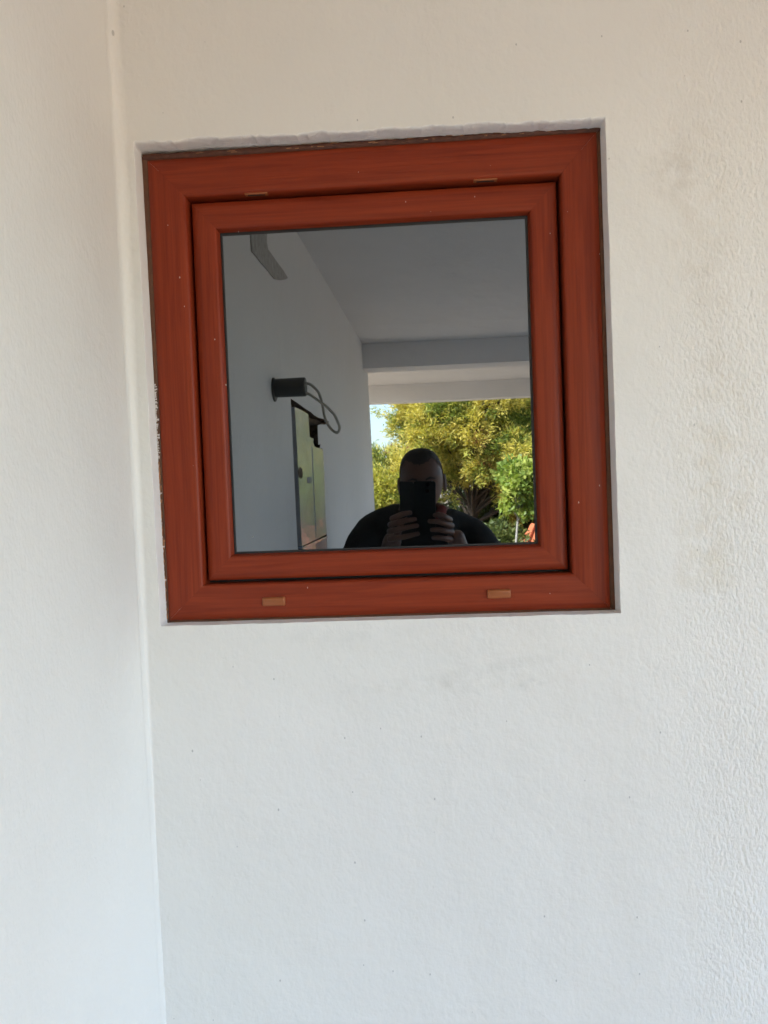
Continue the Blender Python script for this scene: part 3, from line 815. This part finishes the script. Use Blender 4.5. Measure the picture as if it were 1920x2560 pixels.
def head_mesh():
    b_ = bmesh.new(); bmesh.ops.create_uvsphere(b_, u_segments=40, v_segments=28, radius=1.0)
    for v in b_.verts:
        x, y, z = v.co                              # face looks to +y
        if z > 0:
            k = (abs(x)**2.5 + abs(y)**2.5 + abs(z)**2.5) ** (-0.4); x, y, z = x*k, y*k, z*k
        X, Y, Z = x*0.075, y*0.094, z*0.114
        if z < 0:                                   # jaw narrows and comes forward
            k = -z
            X *= 1 - 0.20*k*k - 0.10*k; Y = Y*(1 - 0.22*k) + 0.012*k
        if y > 0.3 and abs(x) < 0.9: Y -= 0.008*(1 - abs(x))*0      # flatten nothing, keep the brow
        if y > 0.4:
            br = math.exp(-((z-0.14)/0.09)**2) * math.exp(-(x/0.7)**4); Y += 0.006*br            # brow
            for sx in (-1, 1):
                Y -= 0.011*math.exp(-((x-sx*0.40)/0.20)**2 - ((z+0.02)/0.11)**2)                   # eye sockets
            ns = math.exp(-(x/0.14)**2) * (math.exp(-((z+0.33)/0.13)**2)*0.024 + math.exp(-((z+0.16)/0.17)**2)*0.012); Y += ns   # nose
            Y += 0.006*math.exp(-(x/0.32)**2 - ((z+0.60)/0.07)**2) - 0.004*math.exp(-(x/0.3)**2 - ((z+0.65)/0.03)**2)               # lips
            Y += 0.008*math.exp(-(x/0.30)**2 - ((z+0.92)/0.15)**2)                                 # chin
        v.co = Vector((X, Y, Z))
    b_.verts.index_update()
    vs = [v.co.copy() for v in b_.verts]; fs = [tuple(v.index for v in f.verts) for f in b_.faces]; b_.free()
    for sx in (-1, 1):                              # ears: a cupped disc
        n0 = len(vs); rings = [(1.0, 0.0), (0.92, 0.010), (0.70, 0.012), (0.45, 0.004), (0.1, 0.003)]
        for s, o_ in rings:
            for k in range(14):
                a = 2*math.pi*k/14
                vs.append(Vector((sx*(0.072 + o_ + 0.006*max(0, -math.cos(a))*s), -0.006 + 0.017*s*math.cos(a) - 0.006*math.sin(a)*s, -0.012 + 0.033*s*math.sin(a))))
        for i in range(4):
            for k in range(14): fs.append((n0+i*14+k, n0+i*14+(k+1) % 14, n0+(i+1)*14+(k+1) % 14, n0+(i+1)*14+k))
        fs.append(tuple(n0+4*14+k for k in range(14)))
    return vs, fs

hv, hf = head_mesh()
HT = Matrix.Translation(HEAD) @ Matrix.Rotation(math.radians(-3), 4, 'Y') @ Matrix.Rotation(math.radians(-5), 4, 'X')
bodyv, bodyf = [], []
def put(vs, fs):
    n_ = len(bodyv); bodyv.extend(vs); bodyf.extend(tuple(i+n_ for i in f) for f in fs)
put([HT @ v for v in hv], hf)

cx = HEAD.x
sho = ZC - 0.150                                    # shoulder joints
yb = YP - 0.47
WL, WR = Vector((cx - 0.115, YP - 0.075, ZC - 0.215)), Vector((cx + 0.118, YP - 0.075, ZC - 0.210))      # wrists
EL, ER = Vector((cx - 0.285, YP - 0.27, ZC - 0.375)), Vector((cx + 0.275, YP - 0.27, ZC - 0.375))
SL, SR = Vector((cx - 0.190, yb, sho)), Vector((cx + 0.182, yb, sho - 0.040))
KL, KR = Vector((cx - 0.088, YP - 0.055, ZC - 0.150)), Vector((cx + 0.092, YP - 0.055, ZC - 0.148))      # middle of the palms
pts = [(cx, yb - 0.03, 0.93), (cx, yb - 0.03, 1.12), (cx, yb - 0.02, sho - 0.08), (cx, yb + 0.01, sho + 0.02), (cx, HEAD.y - 0.045, ZC - 0.09),
       SL, EL, WL, KL, SR, ER, WR, KR,
       (cx - 0.10, yb - 0.02, 0.90), (cx - 0.11, yb + 0.0, 0.50), (cx - 0.115, yb - 0.03, 0.09),
       (cx + 0.10, yb - 0.02, 0.90), (cx + 0.11, yb + 0.0, 0.50), (cx + 0.115, yb - 0.03, 0.09)]
pts = [tuple(p_) for p_ in pts]
edg = [(0, 1), (1, 2), (2, 3), (3, 4), (3, 5), (5, 6), (6, 7), (7, 8), (3, 9), (9, 10), (10, 11), (11, 12), (0, 13), (13, 14), (14, 15), (0, 16), (16, 17), (17, 18)]
rad_ = [.10, .09, .085, .070, .058, .055, .040, .028, .034, .055, .040, .028, .034, .085, .058, .042, .085, .058, .042]
put(*skin_mesh(pts, edg, rad_, 2))
# fingers close round the phone: knuckle at the side, tip on its back
def finger(chain, r0):
    v_ = [tuple(CAM + ROT @ Vector(c)) for c in chain]
    put(*skin_mesh(v_, [(i, i+1) for i in range(len(v_)-1)], [r0*1.08, r0*1.08, r0, r0*0.92, r0*0.72][:len(v_)], 2))
def mpx(px, py, depth):
    """point near the phone seen mirrored at this pixel: in camera axes"""
    p_ = at_depth(px, py, YP + depth); v_ = ROT.inverted() @ (p_ - CAM); return v_
for (tip, mid, kn) in (((1031, 1281), (1006, 1285), (983, 1296)), ((1043, 1297), (1010, 1302), (978, 1311)), ((1048, 1313), (1010, 1320), (976, 1328)), ((1050, 1333), (1012, 1342), (976, 1347))):
    t_, m_, k_ = mpx(*tip, 0.000), mpx(*mid, 0.008), mpx(*kn, -0.022)
    k2 = Vector(k_) + Vector((-0.006, -0.02, -0.004))
    finger([k2, k_, Vector(m_).lerp(k_, 0.45) + Vector((0, 0.006, 0)), Vector(m_), t_], 0.0096)
for (tip, mid, kn) in (((1081, 1288), (1104, 1287), (1121, 1298)), ((1068, 1303), (1098, 1304), (1125, 1313)), ((1074, 1325), (1100, 1324), (1126, 1330)), ((1078, 1345), (1102, 1344), (1124, 1348))):
    t_, m_, k_ = mpx(*tip, 0.000), mpx(*mid, 0.008), mpx(*kn, -0.022)
    k2 = Vector(k_) + Vector((0.006, -0.02, -0.004))
    finger([k2, k_, Vector(m_).lerp(k_, 0.45) + Vector((0, 0.006, 0)), Vector(m_), t_], 0.0096)
for sx, K in ((-1, KL), (1, KR)):                   # thumbs on the screen side
    a = ROT.inverted() @ (K - CAM)
    finger([a + Vector((0, -0.008, -0.012)), a + Vector((-sx*0.018, -0.016, 0.022)), a + Vector((-sx*0.036, -0.006, 0.045)), a + Vector((-sx*0.050, 0.008, 0.056))], 0.0105)
mesh('body', bodyv, bodyf, M['skin'], person, smooth=True)

# hair: cropped cap over skull
b_ = bmesh.new(); bmesh.ops.create_uvsphere(b_, u_segments=110, v_segments=84, radius=1.0)
kill = []
for v in b_.verts:
    x, y, z = v.co
    hl = 0.52 + 0.10*min(1.0, (x/0.45)**2) + 0.02*math.sin(x*31) if y > 0.55 else (0.56 - 0.75*(0.55 - y) if y > -0.3 else -0.20)      # hairline, front to nape
    if z < hl - 0.02 or (abs(x) > 0.72 and z < 0.12 and y > 0.25): kill.append(v)
    if z > 0:
        k = (abs(x)**2.5 + abs(y)**2.5 + abs(z)**2.5) ** (-0.4); x, y, z = x*k, y*k, z*k
    X, Y, Z = x*0.0780, y*0.0975, z*0.1175
    if z < 0: X *= 1 - 0.20*z*z; Y *= 1 + 0.10*z
    v.co = Vector((X, Y, Z))
bmesh.ops.delete(b_, geom=kill, context='VERTS'); b_.verts.index_update()
mesh('hair', [HT @ v.co for v in b_.verts], [tuple(v.index for v in f.verts) for f in b_.faces], M['hair'], person, smooth=True); b_.free()
for sx in (-1, 1):
    b_ = bmesh.new(); bmesh.ops.create_uvsphere(b_, u_segments=14, v_segments=10, radius=0.0115); b_.verts.index_update()
    mesh('eye', [HT @ (v.co + Vector((sx*0.031, 0.0745, -0.003))) for v in b_.verts], [tuple(v.index for v in f.verts) for f in b_.faces], M['eye'], person, smooth=True); b_.free()
    eb = MB(); eb.tube([HT @ Vector((sx*xx, yy, zz)) for xx, yy, zz in ((0.014, 0.097, 0.012), (0.030, 0.093, 0.018), (0.047, 0.082, 0.013))], [0.003, 0.004, 0.002], n=6)
    eb.build('eyebrow', M['hair'], person, smooth=True)
# clothes
cl = [(cx, yb - 0.03, 0.80), (cx, yb - 0.03, 1.06), (cx, yb - 0.02, sho - 0.10), (cx, yb, sho + 0.015), SL, SL.lerp(EL, 0.5) + Vector((-0.012, 0, 0)), EL, EL.lerp(WL, 0.93), SR, SR.lerp(ER, 0.5) + Vector((0.012, 0, 0)), ER, ER.lerp(WR, 0.93)]
put2 = skin_mesh([tuple(p_) for p_ in cl], [(0, 1), (1, 2), (2, 3), (3, 4), (4, 5), (5, 6), (6, 7), (3, 8), (8, 9), (9, 10), (10, 11)],
                 [(.175, .14), (.17, .14), (.165, .13), .098, .072, .062, .056, .041, .070, .062, .056, .041], 2)
mesh('jumper', *put2, M['jumper'], person, smooth=True)
jm = bpy.data.objects['jumper'].data                # folds of the cloth
for v_, n_ in [(v, v.normal.copy()) for v in jm.vertices]:
    c_ = v_.co
    v_.co = c_ + n_ * (0.007*noise.noise(Vector((c_.x*7, c_.y*9, c_.z*16 + c_.x*10))) + 0.004*noise.noise(Vector((c_.x*22, c_.y*22, c_.z*30))))
co = MB(); cc = Vector((cx, HEAD.y - 0.05, ZC - 0.085))
co.tube([cc + Vector((0.068*math.cos(a), 0.075*math.sin(a), -0.006 - 0.030*max(0, math.sin(a)))) for a in (2*math.pi*k/24 for k in range(25))], 0.017, n=10, cap=False)
co.build('collar', M['collar'], person, smooth=True)
tr_ = skin_mesh([(cx, yb - 0.03, 0.95), (cx - 0.10, yb - 0.02, 0.84), (cx - 0.11, yb, 0.50), (cx - 0.115, yb - 0.03, 0.10), (cx + 0.10, yb - 0.02, 0.84), (cx + 0.11, yb, 0.50), (cx + 0.115, yb - 0.03, 0.10)],
                [(0, 1), (1, 2), (2, 3), (0, 4), (4, 5), (5, 6)], [(.15, .13), .105, .078, .068, .105, .078, .068], 2)
mesh('trousers', *tr_, M['denim'], person, smooth=True)
for sx in (-1, 1):
    x = cx + sx*0.115
    sv = skin_mesh([(x, yb - 0.07, 0.045), (x, yb, 0.05), (x + sx*0.012, yb + 0.10, 0.036), (x + sx*0.02, yb + 0.17, 0.030)], [(0, 1), (1, 2), (2, 3)], [.042, .045, .042, .030], 2)
    zmin = min(v[2] for v in sv[0])
    mesh('shoe', [v - Vector((0, 0, zmin - 0.001)) for v in sv[0]], sv[1], M['shoe'], person, smooth=True)

# phone in an opened flip case (held square to the picture, its lens at the camera)
ph = thing('phone', 'black phone in opened flip case held up before the face', 'phone', tuple(CAM + ROT @ Vector((-0.009, -0.012, -0.145))))
def cam_box(name, lo, hi, bev, mat_, parent, fold=None):
    b_ = bmesh.new(); bmesh.ops.create_cube(b_, size=1.0)
    for v in b_.verts: v.co = Vector(((lo[i]+hi[i])/2 + v.co[i]*(hi[i]-lo[i]) for i in range(3)))
    es = [e for e in b_.edges if abs(e.verts[0].co.y - e.verts[1].co.y) > 1e-5]
    bmesh.ops.bevel(b_, geom=es, offset=bev, segments=4, affect='EDGES', profile=0.5)
    b_.verts.index_update()
    vs = [v.co.copy() for v in b_.verts]
    if fold:
        px_, an = fold; rt = Matrix.Rotation(an, 3, 'Z')
        vs = [Vector((px_, v.y, v.z)) + rt @ Vector((v.x - px_, 0, 0)) for v in vs]
    return mesh(name, [CAM + ROT @ v for v in vs], [tuple(v.index for v in f.verts) for f in b_.faces], mat_, parent)
cam_box('phone_body', (-0.043, -0.0215, -0.140), (0.0255, -0.0105, 0.010), 0.009, M['phone'], ph)
cam_box('case_flap', (-0.113, -0.0125, -0.141), (-0.0432, -0.0110, 0.008), 0.006, M['phone'], ph, fold=(-0.043, math.radians(48)))
ln_ = MB()
for x, z in ((0.0, 0.0), (0.0, -0.02)):
    c_ = Vector((x, -0.0105, z)); ln_.tube([CAM + ROT @ (c_ + Vector((0, -0.001, 0))), CAM + ROT @ (c_ + Vector((0, 0.0012, 0)))], 0.006, n=20)
ln_.build('camera_lens', M['lens'], ph)
